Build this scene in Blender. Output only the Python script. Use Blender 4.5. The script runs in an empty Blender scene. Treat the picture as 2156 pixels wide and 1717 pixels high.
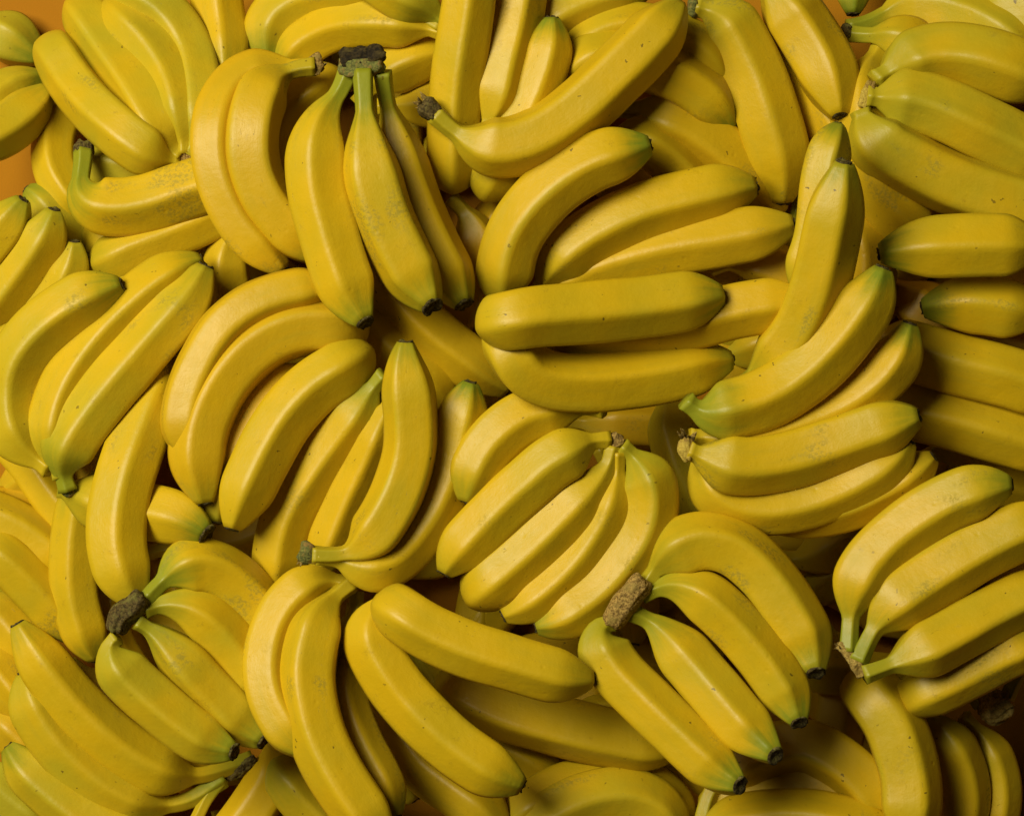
import bpy, math, random
import numpy as np
from mathutils import Vector, noise as mnoise

# ------------------------------------------------------------------ camera, light, exposure
scene = bpy.context.scene
PX = 0.00033            # metres per picture pixel (2156 px wide) at the reference distance
HREF = 1.45             # distance from the lens to the reference level
ZREF = 0.13             # reference level above the table
HC = HREF + ZREF
cam_d = bpy.data.cameras.new("camera")
cam = bpy.data.objects.new("camera", cam_d)
scene.collection.objects.link(cam)
cam.location = (0, 0, HC)
cam_d.sensor_width = 36
cam_d.lens = 36 * HREF / (2156 * PX)
cam_d.clip_start = 0.05
cam_d.clip_end = 60
scene.camera = cam

world = bpy.data.worlds.new("World")
scene.world = world
world.use_nodes = True
bg = world.node_tree.nodes["Background"]
bg.inputs[0].default_value = (1.0, 0.86, 0.55, 1)
bg.inputs[1].default_value = 0.009

def lamp(name, loc, target, sx, sy, power, col):
    d = bpy.data.lights.new(name, 'AREA')
    d.shape = 'RECTANGLE'; d.size = sx; d.size_y = sy; d.energy = power; d.color = col
    o = bpy.data.objects.new(name, d)
    scene.collection.objects.link(o)
    o.location = loc
    o.rotation_euler = (Vector(target) - Vector(loc)).to_track_quat('-Z', 'Y').to_euler()
    return o
lamp("window_lamp", (-1.30, 0.80, 2.05), (0.05, -0.05, 0.10), 1.25, 1.25, 75, (1.0, 0.91, 0.66))

vs = scene.view_settings
vs.view_transform = 'Standard'; vs.look = 'None'; vs.exposure = 0.0; vs.gamma = 1.0
vs.use_curve_mapping = False
scene.cycles.use_denoising = True
scene.cycles.max_bounces = 8
scene.cycles.diffuse_bounces = 2

# ------------------------------------------------------------------ materials
def newmat(name):
    m = bpy.data.materials.new(name); m.use_nodes = True
    nt = m.node_tree; nt.nodes.clear()
    out = nt.nodes.new('ShaderNodeOutputMaterial')
    b = nt.nodes.new('ShaderNodeBsdfPrincipled')
    nt.links.new(b.outputs[0], out.inputs[0])
    return m, nt, b

class N:
    """small helper around a node tree"""
    def __init__(s, nt): s.nt = nt
    def node(s, t, **k):
        n = s.nt.nodes.new(t)
        for a, v in k.items(): setattr(n, a, v)
        return n
    def put(s, sock, v):
        if isinstance(v, bpy.types.NodeSocket): s.nt.links.new(v, sock)
        else: sock.default_value = v
    def math(s, op, a, b=0.0, c=0.0, clamp=False):
        n = s.node('ShaderNodeMath', operation=op); n.use_clamp = clamp
        s.put(n.inputs[0], a); s.put(n.inputs[1], b); s.put(n.inputs[2], c)
        return n.outputs[0]
    def ramp(s, x, lo, hi, a=0.0, b=1.0):
        n = s.node('ShaderNodeMapRange', interpolation_type='SMOOTHSTEP')
        s.put(n.inputs[0], x); s.put(n.inputs[1], lo); s.put(n.inputs[2], hi); s.put(n.inputs[3], a); s.put(n.inputs[4], b)
        return n.outputs[0]
    def mix(s, f, a, b, blend='MIX'):
        n = s.node('ShaderNodeMix', data_type='RGBA', blend_type=blend)
        s.put(n.inputs[0], f)
        s.put(n.inputs[6], a if isinstance(a, bpy.types.NodeSocket) else (*a, 1))
        s.put(n.inputs[7], b if isinstance(b, bpy.types.NodeSocket) else (*b, 1))
        return n.outputs[2]
    def noise(s, vec, scale, detail=2.0, rough=0.5, dist=0.0):
        n = s.node('ShaderNodeTexNoise')
        s.put(n.inputs['Vector'], vec); s.put(n.inputs['Scale'], scale); s.put(n.inputs['Detail'], detail)
        s.put(n.inputs['Roughness'], rough); s.put(n.inputs['Distortion'], dist)
        return n.outputs['Fac']
    def attr(s, name, kind='GEOMETRY'):
        n = s.node('ShaderNodeAttribute', attribute_name=name, attribute_type=kind)
        return n

def peel_material():
    m, nt, b = newmat("banana_peel"); h = N(nt)
    tc = h.node('ShaderNodeTexCoord'); oi = h.node('ShaderNodeObjectInfo')
    off = h.node('ShaderNodeVectorMath', operation='SCALE'); 
    comb = h.node('ShaderNodeCombineXYZ')
    for i in range(3): h.put(comb.inputs[i], h.math('MULTIPLY', oi.outputs['Random'], (17.3, 31.7, 5.9)[i]))
    add = h.node('ShaderNodeVectorMath', operation='ADD')
    nt.links.new(tc.outputs['Object'], add.inputs[0]); nt.links.new(comb.outputs[0], add.inputs[1])
    P = add.outputs[0]
    # lengthwise coordinates in metres: around, along
    aro = h.attr('around').outputs['Fac']; alo = h.attr('along').outputs['Fac']
    def lw(sa, sl, o):
        c = h.node('ShaderNodeCombineXYZ')
        h.put(c.inputs[0], h.math('MULTIPLY', aro, sa)); h.put(c.inputs[1], h.math('MULTIPLY', alo, sl))
        h.put(c.inputs[2], h.math('MULTIPLY_ADD', oi.outputs['Random'], 91.0, o)); return c.outputs[0]
    tip = h.attr('tip_dist').outputs['Fac']; stem = h.attr('stem_dist').outputs['Fac']
    ridge = h.attr('ridge').outputs['Fac']
    hue = h.attr('hue', 'OBJECT').outputs['Fac']; gt = h.attr('green_tip', 'OBJECT').outputs['Fac']; gn = h.attr('green_neck', 'OBJECT').outputs['Fac']
    fine_ = h.noise(P, 700, 3, 0.65)
    big = h.noise(P, 26, 2); mid = h.noise(P, 90, 3, 0.6)
    col = h.mix(h.ramp(big, 0.3, 0.7), (0.66, 0.43, 0.007), (0.58, 0.41, 0.009))
    col = h.mix(h.ramp(h.math('ADD', hue, h.math('MULTIPLY_ADD', big, 0.5, -0.25)), 0.0, 1.0), col, (0.67, 0.355, 0.009))
    col = h.mix(h.ramp(h.math('SUBTRACT', h.math('MULTIPLY_ADD', big, 0.8, -0.32), hue), 0.0, 1.0), col, (0.43, 0.385, 0.020))
    # patchy, streaky ripeness
    stk = h.noise(lw(70, 9, 57), 1.0, 4, 0.6)
    col = h.mix(h.math('MULTIPLY', h.ramp(stk, 0.5, 0.72), 0.34), col, (0.47, 0.37, 0.018))
    col = h.mix(h.math('MULTIPLY', h.ramp(stk, 0.46, 0.28), 0.25), col, (0.72, 0.50, 0.016))
    bru = h.math('MULTIPLY', h.ramp(h.noise(P, 60, 4, 0.7), 0.60, 0.74), h.ramp(fine_, 0.4, 0.6))
    col = h.mix(h.math('MULTIPLY', bru, 0.5), col, (0.34, 0.22, 0.012))
    # a touch of green left along the ridges
    rg = h.math('MULTIPLY', h.ramp(ridge, 0.72, 1.0), h.ramp(h.noise(lw(40, 14, 3), 1.0, 2), 0.5, 0.75), clamp=True)
    col = h.mix(h.math('MULTIPLY', rg, 0.35), col, (0.40, 0.40, 0.03))
    # green ends
    streak = h.noise(lw(130, 14, 41), 1.0, 3, 0.6)
    wob = h.math('ADD', h.math('MULTIPLY_ADD', mid, 0.7, -0.35), h.math('MULTIPLY_ADD', streak, 1.5, -0.75))
    fg = h.math('MULTIPLY', h.ramp(h.math('ADD', tip, wob), 1.25, -0.1), gt, clamp=True)
    col = h.mix(fg, col, (0.21, 0.26, 0.015))
    fn = h.math('MULTIPLY', h.ramp(h.math('ADD', stem, wob), 2.5, 0.4), gn, clamp=True)
    col = h.mix(fn, col, (0.28, 0.30, 0.016))
    # rubs (greyish olive), scratches, freckles
    rub = h.math('MULTIPLY', h.ramp(h.noise(lw(38, 17, 11), 1.0, 2), 0.61, 0.71), h.ramp(h.noise(P, 420, 4, 0.7), 0.42, 0.62), clamp=True)
    col = h.mix(h.math('MULTIPLY', rub, 0.5), col, (0.21, 0.19, 0.028))
    scr = h.math('MULTIPLY', h.ramp(h.noise(lw(900, 110, 23), 1.0, 2, 0.6, 2.2), 0.69, 0.75), h.ramp(h.noise(P, 55, 2), 0.5, 0.62), clamp=True)
    col = h.mix(h.math('MULTIPLY', scr, 0.68), col, (0.15, 0.10, 0.012))
    vor = h.node('ShaderNodeTexVoronoi'); dv = h.node('ShaderNodeVectorMath', operation='SCALE'); nz = h.node('ShaderNodeTexNoise'); h.put(nz.inputs['Vector'], P); h.put(nz.inputs['Scale'], 260.0); nt.links.new(nz.outputs['Color'], dv.inputs[0]); dv.inputs['Scale'].default_value = 0.006
    av = h.node('ShaderNodeVectorMath', operation='ADD'); nt.links.new(P, av.inputs[0]); nt.links.new(dv.outputs[0], av.inputs[1])
    h.put(vor.inputs['Vector'], av.outputs[0]); h.put(vor.inputs['Scale'], 190.0)
    vd = h.node('ShaderNodeSeparateColor'); nt.links.new(vor.outputs['Color'], vd.inputs[0])
    sz = h.math('MULTIPLY', h.ramp(vd.outputs[0], 0.80, 1.0), 0.19)
    fr = h.ramp(h.math('SUBTRACT', vor.outputs['Distance'], sz), 0.02, -0.03)
    fr = h.math('MULTIPLY', fr, h.ramp(h.noise(P, 33, 2), 0.42, 0.6), clamp=True)
    col = h.mix(h.math('MULTIPLY', fr, 0.85), col, (0.13, 0.085, 0.01))
    fine = h.noise(P, 1000, 3, 0.6)
    col = h.mix(h.math('MULTIPLY', h.ramp(fine, 0.35, 0.75), 0.10), col, (0.45, 0.30, 0.01))
    # old neck fibre and dry tip rim
    h.put(b.inputs['Base Color'], col)
    rgh = h.math('MULTIPLY_ADD', mid, 0.18, 0.33)
    h.put(b.inputs['Roughness'], h.math('ADD', rgh, h.math('MULTIPLY', rub, 0.2)))
    h.put(b.inputs['Specular IOR Level'], 0.38)
    # relief: pores, lengthwise grain, dents
    grain = h.noise(lw(1000, 160, 5), 1.0, 2)
    dent = h.node('ShaderNodeTexVoronoi'); h.put(dent.inputs['Vector'], P); h.put(dent.inputs['Scale'], 110.0)
    dc = h.node('ShaderNodeSeparateColor'); nt.links.new(dent.outputs['Color'], dc.inputs[0])
    dn = h.math('MULTIPLY', h.ramp(dent.outputs['Distance'], 0.26, 0.0), h.ramp(dc.outputs[1], 0.9, 0.95))
    hgt = h.math('ADD', h.math('MULTIPLY', fine, 0.12), h.math('MULTIPLY', grain, 0.10))
    hgt = h.math('SUBTRACT', hgt, h.math('MULTIPLY', dn, 0.3))
    hgt = h.math('ADD', hgt, h.math('MULTIPLY', mid, 0.75))
    hgt = h.math('SUBTRACT', hgt, h.math('MULTIPLY', scr, 0.2))
    bump = h.node('ShaderNodeBump'); h.put(bump.inputs['Strength'], 0.5); h.put(bump.inputs['Distance'], 0.0012); h.put(bump.inputs['Height'], hgt)
    nt.links.new(bump.outputs[0], b.inputs['Normal'])
    return m
PEEL = peel_material()

def rough_material(name, c1, c2, c3, scale=620, bump=0.0011, rough=0.8):
    m, nt, b = newmat(name); h = N(nt)
    tc = h.node('ShaderNodeTexCoord'); P = tc.outputs['Object']
    n1 = h.noise(P, scale, 5, 0.65); n2 = h.noise(P, scale * 0.22, 3, 0.6)
    col = h.mix(h.ramp(n1, 0.38, 0.62), c1, c2)
    col = h.mix(h.ramp(n2, 0.48, 0.66), col, c3)
    h.put(b.inputs['Base Color'], col); h.put(b.inputs['Roughness'], rough); h.put(b.inputs['Specular IOR Level'], 0.25)
    bp = h.node('ShaderNodeBump'); h.put(bp.inputs['Strength'], 0.9); h.put(bp.inputs['Distance'], bump)
    h.put(bp.inputs['Height'], h.math('ADD', n1, n2)); nt.links.new(bp.outputs[0], b.inputs['Normal'])
    return m
CROWN = {
    'dark': rough_material("crown_dark", (0.042, 0.028, 0.008), (0.14, 0.10, 0.028), (0.17, 0.15, 0.035)),
    'tan': rough_material("crown_tan", (0.17, 0.10, 0.024), (0.50, 0.33, 0.09), (0.34, 0.24, 0.06)),
    'pale': rough_material("crown_pale", (0.34, 0.22, 0.05), (0.52, 0.38, 0.10), (0.22, 0.14, 0.03)),
    'green': rough_material("crown_green", (0.10, 0.11, 0.03), (0.22, 0.22, 0.05), (0.28, 0.18, 0.05)),
    'yellow': rough_material("crown_yellow", (0.45, 0.32, 0.05), (0.60, 0.45, 0.08), (0.30, 0.19, 0.04)),
}
CUT = rough_material("crown_cut_black", (0.012, 0.008, 0.003), (0.045, 0.030, 0.009), (0.09, 0.065, 0.015), 420)
TIPM = rough_material("blossom_tip", (0.022, 0.015, 0.005), (0.10, 0.072, 0.02), (0.20, 0.17, 0.045), 700)
FIBRE = rough_material("dry_fibre", (0.16, 0.10, 0.02), (0.42, 0.29, 0.07), (0.10, 0.07, 0.02), 300)

def table_material():
    m, nt, b = newmat("orange_table"); h = N(nt)
    tc = h.node('ShaderNodeTexCoord'); P = tc.outputs['Object']
    col = h.mix(h.ramp(h.noise(P, 5, 3), 0.3, 0.7), (0.46, 0.205, 0.008), (0.40, 0.165, 0.008))
    col = h.mix(h.math('MULTIPLY', h.noise(P, 700, 3, 0.7), 0.25), col, (0.40, 0.14, 0.01))
    h.put(b.inputs['Base Color'], col); h.put(b.inputs['Roughness'], 0.85); h.put(b.inputs['Specular IOR Level'], 0.12)
    bp = h.node('ShaderNodeBump'); h.put(bp.inputs['Strength'], 0.35); h.put(bp.inputs['Distance'], 0.0006)
    h.put(bp.inputs['Height'], h.noise(P, 900, 3, 0.6)); nt.links.new(bp.outputs[0], b.inputs['Normal'])
    return m
TABLEM = table_material()

# ------------------------------------------------------------------ helpers
COL = scene.collection
def link(name, verts, faces, mat, parent=None, loc=(0, 0, 0), smooth=True):
    me = bpy.data.meshes.new(name)
    me.from_pydata([tuple(v) for v in verts], [], faces)
    if smooth: me.polygons.foreach_set('use_smooth', [True] * len(me.polygons))
    me.materials.append(mat); me.update()
    o = bpy.data.objects.new(name, me); COL.objects.link(o)
    o.location = loc
    if parent: o.parent = parent
    return o

def to_world(p):
    """(picture x, picture y, height) all in picture pixels at the reference distance -> metres; height 0 = table"""
    z = p[2] * PX
    s = (HC - z) / HREF
    return Vector(((p[0] - 1078.0) * PX * s, -(p[1] - 858.5) * PX * s, z))

ORG = {}
for i, L_ in enumerate('abcdefghijkl'):
    ORG[L_] = ((0, 505.3, 968.5, 1431.7)[i % 4], (0, 505.3, 1110.8)[i // 4])
ORG['v'] = (0, 0)
def px(c, pts):
    ox, oy = ORG[c]; k = 1.0 if c == 'v' else 0.3531
    return [(ox + x * k, oy + y * k) for x, y in pts]

def catmull(P, step):
    P = np.array(P, float)
    P = np.vstack([2 * P[0] - P[1], P, 2 * P[-1] - P[-2]])
    out = []
    for i in range(1, len(P) - 2):
        p0, p1, p2, p3 = P[i - 1], P[i], P[i + 1], P[i + 2]
        d = lambda a, b: max(np.linalg.norm(b - a), 1e-6) ** 0.5
        t0 = 0; t1 = t0 + d(p0, p1); t2 = t1 + d(p1, p2); t3 = t2 + d(p2, p3)
        for t in np.linspace(t1, t2, 14, endpoint=False):
            A1 = (t1 - t) / (t1 - t0) * p0 + (t - t0) / (t1 - t0) * p1
            A2 = (t2 - t) / (t2 - t1) * p1 + (t - t1) / (t2 - t1) * p2
            A3 = (t3 - t) / (t3 - t2) * p2 + (t - t2) / (t3 - t2) * p3
            B1 = (t2 - t) / (t2 - t0) * A1 + (t - t0) / (t2 - t0) * A2
            B2 = (t3 - t) / (t3 - t1) * A2 + (t - t1) / (t3 - t1) * A3
            out.append((t2 - t) / (t2 - t1) * B1 + (t - t1) / (t2 - t1) * B2)
    out.append(P[-2])
    out = np.array(out)
    s = np.r_[0, np.cumsum(np.linalg.norm(np.diff(out, axis=0), axis=1))]
    n = max(int(s[-1] / step) + 1, 8)
    u = np.linspace(0, s[-1], n)
    return np.stack([np.interp(u, s, out[:, k]) for k in range(out.shape[1])], 1)

def smooth_curve(C, n=3):
    for _ in range(n):
        D = C.copy(); D[1:-1] = 0.25 * C[:-2] + 0.5 * C[1:-1] + 0.25 * C[2:]; C = D
    return C

# ------------------------------------------------------------------ one banana: its line in the picture, its thickness
RS = 1.07
class Ban:
    """points run from the stalk to the blossom tip (rev=1: given the other way round).
    s / t: 'n' as drawn, 'd' the end turns down out of sight; xs / xt: that end runs on, hidden, to a full length"""
    def __init__(self, c, pts, r=52, rev=0, s='n', t='n', q=None, hue=None, gt=None, gn=None, xs=0, xt=0, dz=None, m=None, neck=0.75, lift=0, nt=1.5, pl=0, tt=None, tu=0.0, ts=None):
        self.rnd = random.Random(hash((c, tuple(pts))) & 0xffff if False else int(abs(sum(x * 7.13 + y * 3.7 for x, y in pts))) + len(pts))
        P = px(c, pts)
        D = list(dz) if dz else [0] * len(P)
        if rev: P = P[::-1]; D = D[::-1]
        r = r * RS; self.r = r; rn = self.rnd
        P = [np.array(p) for p in P]
        L = sum(np.linalg.norm(P[i + 1] - P[i]) for i in range(len(P) - 1))
        need = 8.6 * r - L
        if need > 0 and (xs or xt):
            def ext(a, b, bend):
                d = (a - b) / np.linalg.norm(a - b); n = max(1, int(need / (1.5 * r)) ); st = need / n; o = []
                for k in range(n):
                    ca, sa = math.cos(bend), math.sin(bend); d = np.array([d[0] * ca - d[1] * sa, d[0] * sa + d[1] * ca]); a = a + d * st; o.append(a)
                return o
            bend = 0.12
            if len(P) > 2:
                v1, v2 = P[1] - P[0], P[-1] - P[-2]; turn = math.atan2(v1[0] * v2[1] - v1[1] * v2[0], v1 @ v2)
                bend = math.copysign(0.13, turn)
            if xs: e = ext(P[0], P[1], -bend); P = e[::-1] + P; D = [-12 * (i + 1) for i in range(len(e))][::-1] + D
            else: e = ext(P[-1], P[-2], bend); P = P + e; D = D + [-12 * (i + 1) for i in range(len(e))]
        C = np.array([(p[0], p[1], d) for p, d in zip(P, D)], float)
        C = catmull(C, r * 0.16)
        self.dive_s = s == 'd'; self.dive_t = t == 'd'
        def dive(C):
            n = int(1.35 * r / (r * 0.16)); C = C[:-n]; d = C[-1] - C[-5]; d[2] = 0; d /= np.linalg.norm(d); e = C[-1]
            X = [e + d * r * a + np.array([0, 0, -b * r]) for a, b in ((0.34, 0.30), (0.46, 0.85), (0.48, 1.5))]
            return catmull(np.vstack([C[::4], X]) if len(C) % 4 == 1 else np.vstack([C[::4], C[-1:], X]), r * 0.16)
        if self.dive_t: C = dive(C)
        if self.dive_s: C = dive(C[::-1])[::-1]
        C = smooth_curve(C, 6)
        self.C = C
        seg = np.linalg.norm(np.diff(C, axis=0), axis=1)
        self.S = np.r_[0, np.cumsum(seg)]; self.L = self.S[-1]
        x = np.clip(1 - (self.L - self.S) / r / 1.4, 0, 1); C[:, 2] += tu * r * x ** 2; self.ts = ts
        # thickness along the line
        ds = self.S / r; dt = (self.L - self.S) / r
        nk = 0.25 if self.dive_s else neck
        x = np.clip((ds - nk) / nt, 0, 1); fs = 0.31 + 0.69 * np.sin(x * math.pi / 2) ** 1.2
        fs = np.where(ds < nk, 0.31 + 0.05 * np.clip(1 - ds / max(nk, .01), 0, 1) ** 2, fs)
        x = np.clip((dt + 0.02) / (tt or 1.45 + 0.35 * rn.random()), 0, 1); tb = 0.31 if ts is None else 0.35; ft = tb + (1 - tb) * np.sin(x * math.pi / 2) ** 0.9
        if self.dive_t: x = np.clip((dt + 0.25) / 1.3, 0, 1); ft = 0.25 + 0.75 * np.sin(x * math.pi / 2) ** 0.8
        if self.dive_s: x = np.clip((ds + 0.25) / 1.3, 0, 1); fs = 0.25 + 0.75 * np.sin(x * math.pi / 2) ** 0.8
        self.f = np.minimum(fs, ft) * (0.955 + 0.045 * np.sin(np.clip(self.S / self.L, 0, 1) * math.pi))
        self.q = q if q is not None else rn.uniform(-0.55, 0.25)
        self.hue = hue if hue is not None else rn.uniform(-0.6, 0.3)
        self.gt = gt if gt is not None else rn.choice((0.25, 0.45, 0.7))
        self.gn = gn if gn is not None else rn.choice((0.2, 0.35, 0.6))
        self.m = m if m is not None else rn.uniform(0.55, 1.0)
        self.z = None; self.lift = lift; self.pl = pl

PLACED = np.zeros((0, 4))
def inner(x, y):
    """1 over the body of the heap, where buried bananas lie below, 0 at the corners where the table shows"""
    m = np.ones_like(x)
    for cx, cy, r in ((60, 40, 330), (520, 0, 260), (1830, -20, 300), (2180, 1640, 380)):
        q = np.clip((np.hypot(x - cx, y - cy) - r * 0.25) / (r * 0.95), 0, 1); m *= q * q * (3 - 2 * q)
    return m
def drop(bs, coh=0.7):
    """lay the bananas of one thing on what is already in the pile; returns nothing, sets z"""
    global PLACED
    prev = None
    for b in bs:
        n = len(b.C); idx = np.arange(0, n)
        rho = b.r * b.f * 0.87
        c = rho + 95 * inner(b.C[:, 0], b.C[:, 1])
        own = getattr(b, 'own', np.zeros((0, 4)))
        if len(PLACED):
            d2 = (b.C[:, None, 0] - PLACED[None, :, 0]) ** 2 + (b.C[:, None, 1] - PLACED[None, :, 1]) ** 2
            R = (rho[:, None] + PLACED[None, :, 3]) * 0.72
            d1 = np.sqrt(d2); F = R * 1.6
            h = np.where(d1 < F, PLACED[None, :, 2] + np.where(d1 < R, np.sqrt(np.maximum(R * R - d2, 0)), -0.22 * b.r * (d1 - R) / (F - R)), 0)
            c = np.maximum(c, h.max(1))
        zo = b.C[:, 2]
        use = zo > -0.25 * b.r if (b.dive_s or b.dive_t) else np.ones(n, bool)
        if use.sum() < 6: use = np.ones(n, bool)
        u = b.S - b.L / 2
        best = None
        for sl in np.linspace(-0.14, 0.14, 41):
            a = (c - zo - sl * u)[use].max()
            sc_ = a + abs(sl) * 0.08 * b.L
            if best is None or sc_ < best[0]: best = (sc_, a, sl)
        b.z = zo + best[1] + best[2] * u + b.lift
        lvl = best[1]
        if prev is not None and lvl < prev - 0.3 * b.r: b.z = b.z + (prev - 0.3 * b.r - lvl); lvl = prev - 0.3 * b.r
        prev = lvl; b.lvl = lvl
        PLACED = np.vstack([PLACED, np.stack([b.C[:, 0], b.C[:, 1], b.z, rho], 1)])
    if len(bs) > 1:
        top = max(b.lvl for b in bs)
        for b in bs:
            up = top - coh * b.r - b.lvl
            if up > 0: b.z = b.z + up
        PLACED = PLACED[:-sum(len(b.C) for b in bs)]
        for b in bs: PLACED = np.vstack([PLACED, np.stack([b.C[:, 0], b.C[:, 1], b.z, b.r * b.f * 0.87], 1)])

def rounded_pentagon(phi, roll, rn, m):
    ang = [roll + math.pi / 5 + k * 2 * math.pi / 5 + rn.uniform(-0.10, 0.10) for k in range(5)]
    dist = [0.885 + rn.uniform(-0.035, 0.03) for k in range(5)]
    p = 12 + 11 * m
    acc = np.zeros_like(phi)
    for a, d in zip(ang, dist): acc += (np.maximum(np.cos(phi - a), 0) / d) ** p
    rad = acc ** (-1.0 / p)
    return rad / (rad.mean() * 1.005)

NA = 40
def build_banana(b, name, parent, origin):
    rn = b.rnd; n = len(b.C)
    W = np.array([tuple(to_world((b.C[i, 0], b.C[i, 1], b.z[i]))) for i in range(n)])
    sc = np.array([(HC - b.z[i] * PX) / HREF for i in range(n)])
    rad = b.r * b.f * PX * sc
    T = np.gradient(W, axis=0); T /= np.linalg.norm(T, axis=1)[:, None]
    # frame carried along the line without twisting
    mid = n // 2
    U = np.zeros((n, 3)); up = np.array([0, 0, 1.0])
    u0 = up - T[mid] * (up @ T[mid]); U[mid] = u0 / np.linalg.norm(u0)
    for rng in (range(mid + 1, n), range(mid - 1, -1, -1)):
        prev = U[mid]
        for i in rng:
            v = prev - T[i] * (prev @ T[i]); v /= np.linalg.norm(v); U[i] = v; prev = v
    V = np.cross(T, U)
    sgn = 1.0 if V[mid] @ np.array([-0.85, 0.5, 0]) < 0 else -1.0      # +V looks away from the lamp side
    roll = sgn * math.asin(max(-0.95, min(0.95, b.q)))
    phi = np.linspace(0, 2 * math.pi, NA, endpoint=False)
    prof = rounded_pentagon(phi, roll, rn, b.m)
    ridge = (prof - prof.min()) / (prof.max() - prof.min())
    # ridges fade a little in the neck, gain at the tip
    seed = Vector((rn.uniform(0, 90), rn.uniform(0, 90), rn.uniform(0, 90)))
    verts = np.zeros((n, NA, 3)); origin = np.array(origin)
    for i in range(n):
        k = 1.0
        if b.dive_s: k = min(k, max(0.0, (b.S[i] / b.r - 0.35) / 1.5))
        if b.dive_t: k = min(k, max(0.0, ((b.L - b.S[i]) / b.r - 0.35) / 1.5))
        pr = 1 + (prof - 1) * k
        # slow unevenness of the peel
        wob = np.array([mnoise.noise(seed + Vector((math.cos(a) * 0.8, math.sin(a) * 0.8, i * 0.11))) for a in phi]) * 0.030
        rr = rad[i] * (pr + wob)
        verts[i] = W[i] + rr[:, None] * (np.cos(phi)[:, None] * U[i] + np.sin(phi)[:, None] * V[i])
    flat = (verts.reshape(-1, 3) - origin)
    faces = []
    for i in range(n - 1):
        for j in range(NA):
            k = (j + 1) % NA
            faces.append((i * NA + j, i * NA + k, (i + 1) * NA + k, (i + 1) * NA + j))
    c0 = len(flat); flat = np.vstack([flat, W[0] - origin, W[-1] - origin])
    for j in range(NA):
        k = (j + 1) % NA
        faces.append((c0, k, j)); faces.append((c0 + 1, (n - 1) * NA + j, (n - 1) * NA + k))
    o = link(name, flat, faces, PEEL, parent, origin - np.array(parent.location) if parent else origin)
    me = o.data
    S = b.S * PX
    def fa(nm, arr, e0, e1):
        a = me.attributes.new(nm, 'FLOAT', 'POINT'); a.data.foreach_set('value', np.r_[arr.ravel(), e0, e1].astype(np.float32))
    one = np.ones((n, NA))
    fa('along', one * S[:, None], S[0], S[-1])
    tri = np.abs(((phi / (2 * math.pi) + 0.0) % 1) * 2 - 1) * math.pi * b.r * PX
    fa('around', one * tri[None, :], 0, 0)
    fa('tip_dist', one * ((b.L - b.S) / b.r)[:, None], b.L / b.r, 0)
    fa('stem_dist', one * (b.S / b.r)[:, None], 0, b.L / b.r)
    fa('ridge', one * ridge[None, :], 0, 0)
    o['hue'] = float(b.hue); o['green_tip'] = float(b.gt); o['green_neck'] = float(b.gn)
    if not b.dive_t: add_tip(b, o, W, T, U, V, rad, origin)
    return o, W, T, rad

def add_tip(b, o, W, T, U, V, rad, origin):
    rn = b.rnd; m = 18; r0 = rad[-1] * (b.ts or rn.uniform(0.66, 0.9))
    prof = ((1.00, -0.12), (1.06, 0.02), (1.02, 0.14), (0.88, 0.22), (0.66, 0.12), (0.34, 0.06))
    v, f = [], []
    e = W[-1] - origin
    sd = Vector((rn.uniform(0, 50), rn.uniform(0, 50), 0))
    for ri, (a, ax) in enumerate(prof):
        for j in range(m):
            t = 2 * math.pi * j / m
            nn = mnoise.noise(sd + Vector((math.cos(t) * 1.7, math.sin(t) * 1.7, ri * 0.6)))
            rr = r0 * a * (1 + 0.16 * nn); xx = r0 * (ax + (0.36 * nn if ri in (2, 3) else 0.1 * nn))
            v.append(e + rr * (math.cos(t) * U[-1] + math.sin(t) * V[-1]) + xx * T[-1])
    for ri in range(len(prof) - 1):
        for j in range(m):
            k = (j + 1) % m
            f.append((ri * m + j, ri * m + k, (ri + 1) * m + k, (ri + 1) * m + j))
    v.append(e + r0 * 0.08 * T[-1]); c = len(v) - 1; l = (len(prof) - 1) * m
    for j in range(m): f.append((l + j, l + (j + 1) % m, c))
    base = np.mean(v, axis=0)
    link('blossom_tip', [np.array(q) - base for q in v], f, TIPM, o, base)

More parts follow.
